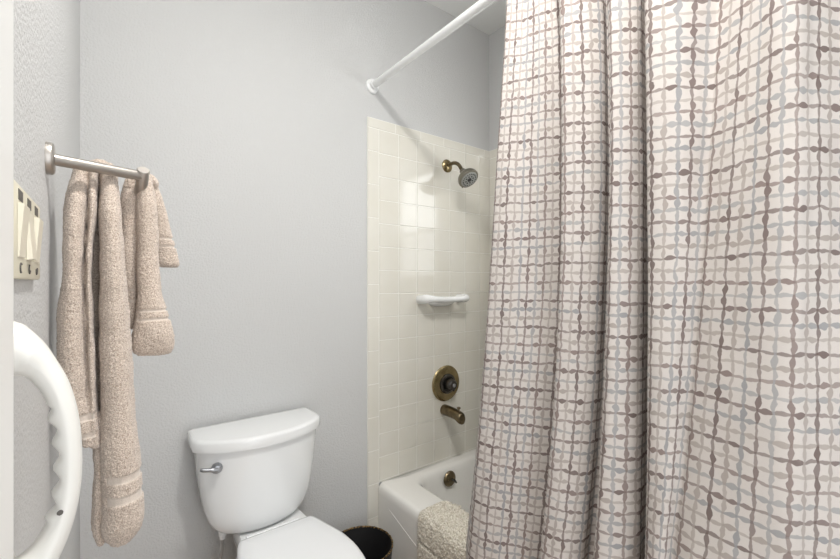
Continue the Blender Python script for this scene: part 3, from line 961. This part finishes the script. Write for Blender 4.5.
def towel(name, bms, bands, parent_label, cat, voxel=0.0016, smooth_it=2, seed=0.0, amp=0.0014):
    src = join(bms)
    me = bpy.data.meshes.new('tmp'); src.to_mesh(me); src.free()
    o = bpy.data.objects.new('tmp', me); COL.objects.link(o)
    r = o.modifiers.new('r', 'REMESH'); r.mode = 'VOXEL'; r.voxel_size = voxel
    s = o.modifiers.new('s', 'SMOOTH'); s.iterations = smooth_it; s.factor = 0.5
    dg = bpy.context.evaluated_depsgraph_get()
    m2 = bpy.data.meshes.new_from_object(o.evaluated_get(dg))
    bpy.data.objects.remove(o); bpy.data.meshes.remove(me)
    b = bmesh.new(); b.from_mesh(m2); bpy.data.meshes.remove(m2)
    b.normal_update()
    flag = {}
    news = []
    for v in b.verts:
        c = v.co
        inb = 0.0
        for (xa, xb, ya, yb, za, zb) in bands:
            if xa < c.x < xb and ya < c.y < yb:
                zz = c.z
                e = min(zz-za, zb-zz)
                if e > 0:
                    inb = max(inb, min(1, e/0.0012))
        q = c*400+Vector((seed, 0, 0))
        t = noise.noise(q)*0.9+noise.noise(q*2.1)*0.4
        w = noise.noise(c*34+Vector((seed, 5, 0)))*0.0014+noise.noise(c*13+Vector((seed, 9, 0)))*0.0018
        h = w+(1-inb)*(amp*t+0.0006)-inb*0.0016
        news.append(c+v.normal*h)
        flag[v.index] = inb
    for v, p in zip(b.verts, news):
        v.co = p
    # split faces into the pile and the flat woven bands
    def sub(cond):
        nb = b.copy()
        kill = [f for f in nb.faces if (sum(flag[v.index] for v in f.verts)/len(f.verts) > 0.5) != cond]
        bmesh.ops.delete(nb, geom=kill, context='FACES')
        return nb
    b.verts.index_update()
    body, band = sub(False), sub(True)
    b.free()
    root = obj(name, body, 'terry', sharp=0)
    tag(root, parent_label, cat)
    # every band is a part of its own
    band.verts.index_update(); band.faces.ensure_lookup_table()
    left = set(band.faces)
    while left:
        st = [left.pop()]
        comp = set(st)
        while st:
            f = st.pop()
            for e in f.edges:
                for g in e.link_faces:
                    if g in left:
                        left.discard(g); comp.add(g); st.append(g)
        if len(comp) < 60:
            continue
        nb = bmesh.new()
        vm = {}
        for f in comp:
            for v in f.verts:
                if v not in vm:
                    vm[v] = nb.verts.new(v.co)
            nb.faces.new([vm[v] for v in f.verts])
        obj('woven_band', nb, 'band', root, sharp=0)
    band.free()
    return root

# bath towel: gathered over the bar, a short fold on the wall side and a long roll in the middle
L = [(-0.0321, 0.810, 1.4725, 0.0055, 0.008), (-0.0326, 0.810, 1.4648, 0.0085, 0.015), (-0.0342, 0.800, 1.4382, 0.0110, 0.021), (-0.0369, 0.786, 1.3998, 0.0125, 0.025), (-0.0390, 0.782, 1.3141, 0.0118, 0.026), (-0.0408, 0.782, 1.2380, 0.0161, 0.027), (-0.0403, 0.782, 1.1794, 0.0166, 0.027), (-0.0347, 0.782, 1.1199, 0.0151, 0.025), (-0.0268, 0.782, 1.0799, 0.0118, 0.021), (-0.0217, 0.782, 1.0549, 0.0077, 0.015)]
Mf = [(-0.0160, 0.812, 1.4805, 0.0050, 0.010), (-0.0174, 0.810, 1.4642, 0.0053, 0.018), (-0.0175, 0.797, 1.4065, 0.0043, 0.030), (-0.0214, 0.790, 1.3146, 0.0036, 0.030), (-0.0187, 0.788, 1.1940, 0.0039, 0.028), (-0.0161, 0.788, 1.0955, 0.0055, 0.026), (-0.0137, 0.790, 1.0504, 0.0067, 0.018)]
Bs = [(-0.0130, 0.824, 1.466, 0.012, 0.009), (-0.0130, 0.826, 1.440, 0.019, 0.011), (-0.0130, 0.826, 1.30, 0.021, 0.011), (-0.0120, 0.826, 1.15, 0.020, 0.011), (-0.0060, 0.824, 1.06, 0.014, 0.010)]
R_ = [(0.0020, 0.816, 1.4846, 0.0059, 0.010), (0.0017, 0.815, 1.4732, 0.0088, 0.016), (0.0027, 0.807, 1.4495, 0.0103, 0.021), (0.0036, 0.790, 1.4001, 0.0123, 0.026), (0.0070, 0.785, 1.3150, 0.0158, 0.029), (0.0105, 0.785, 1.1915, 0.0194, 0.030), (0.0140, 0.785, 1.0826, 0.0218, 0.030), (0.0176, 0.785, 0.9963, 0.0249, 0.031), (0.0202, 0.785, 0.9535, 0.0270, 0.031), (0.0201, 0.785, 0.9145, 0.0257, 0.028), (0.0187, 0.785, 0.8931, 0.0130, 0.016)]
Bk = [(-0.0065, 0.800, 1.10, 0.0048, 0.016), (-0.0085, 0.800, 1.0677, 0.0060, 0.018), (-0.0097, 0.800, 0.9907, 0.0062, 0.018), (-0.0105, 0.800, 0.9294, 0.0070, 0.017), (-0.0073, 0.799, 0.8955, 0.0037, 0.010)]
sad = bmesh.new()
tube(sad, spline([(-0.024, 0.810, 1.455), (-0.020, 0.812, 1.470), (-0.012, 0.815, 1.4785), (-0.006, 0.815, 1.4785), (0.001, 0.815, 1.470), (0.003, 0.812, 1.455)], 16), 0.0105, 14)
bandsR = [(-0.002, 0.06, 0.70, 0.805, 0.992, 1.005), (-0.002, 0.06, 0.70, 0.805, 0.960, 0.974), (-0.06, -0.012, 0.70, 0.80, 1.0935, 1.1055), (-0.06, -0.012, 0.70, 0.80, 1.068, 1.0765)]
towel('bath_towel', [lobe(L), lobe(Mf), lobe(Bs), lobe(R_), lobe(Bk), sad], bandsR, 'long beige terry bath towel bunched over the towel bar', 'towel', seed=1.0)

HL = [(0.0334, 0.836, 1.4646, 0.0085, 0.009), (0.0304, 0.836, 1.4474, 0.0109, 0.013), (0.0290, 0.834, 1.4085, 0.0129, 0.014), (0.0293, 0.833, 1.3333, 0.0126, 0.013), (0.0316, 0.832, 1.2666, 0.0102, 0.011), (0.0332, 0.832, 1.2332, 0.0084, 0.010), (0.0346, 0.832, 1.2197, 0.0056, 0.007)]
HF = [(0.0524, 0.828, 1.4761, 0.0072, 0.010), (0.0520, 0.826, 1.4604, 0.0105, 0.013), (0.0528, 0.822, 1.4261, 0.0130, 0.015), (0.0543, 0.818, 1.3503, 0.0147, 0.015), (0.0559, 0.814, 1.2833, 0.0165, 0.016), (0.0601, 0.812, 1.2448, 0.0217, 0.017), (0.0620, 0.810, 1.2065, 0.0293, 0.017), (0.0616, 0.810, 1.1848, 0.0289, 0.013), (0.0628, 0.810, 1.1754, 0.0232, 0.007)]
HR = [(0.0590, 0.850, 1.4800, 0.0064, 0.010), (0.0603, 0.856, 1.4740, 0.0085, 0.012), (0.0677, 0.858, 1.4337, 0.0132, 0.013), (0.0752, 0.860, 1.3898, 0.0164, 0.013), (0.0828, 0.860, 1.3544, 0.0182, 0.013), (0.0868, 0.860, 1.3300, 0.0188, 0.012), (0.0874, 0.860, 1.3235, 0.0160, 0.007)]
sad = bmesh.new()
tube(sad, spline([(0.032, 0.834, 1.452), (0.036, 0.836, 1.466), (0.047, 0.840, 1.472), (0.057, 0.842, 1.472), (0.063, 0.853, 1.468)], 14), 0.0115, 14)
bandsH = [(0.0395, 0.12, 0.70, 0.838, 1.247, 1.2525), (0.0395, 0.12, 0.70, 0.838, 1.232, 1.238), (0.068, 0.13, 0.838, 0.90, 1.372, 1.3775), (0.068, 0.13, 0.838, 0.90, 1.358, 1.364), (0.0, 0.0375, 0.80, 0.86, 1.262, 1.268), (0.0, 0.0375, 0.80, 0.86, 1.281, 1.286)]
towel('hand_towel', [lobe(HL), lobe(HF), lobe(HR), sad], bandsH, 'short beige hand towel draped over the loose end post', 'towel', seed=4.0)
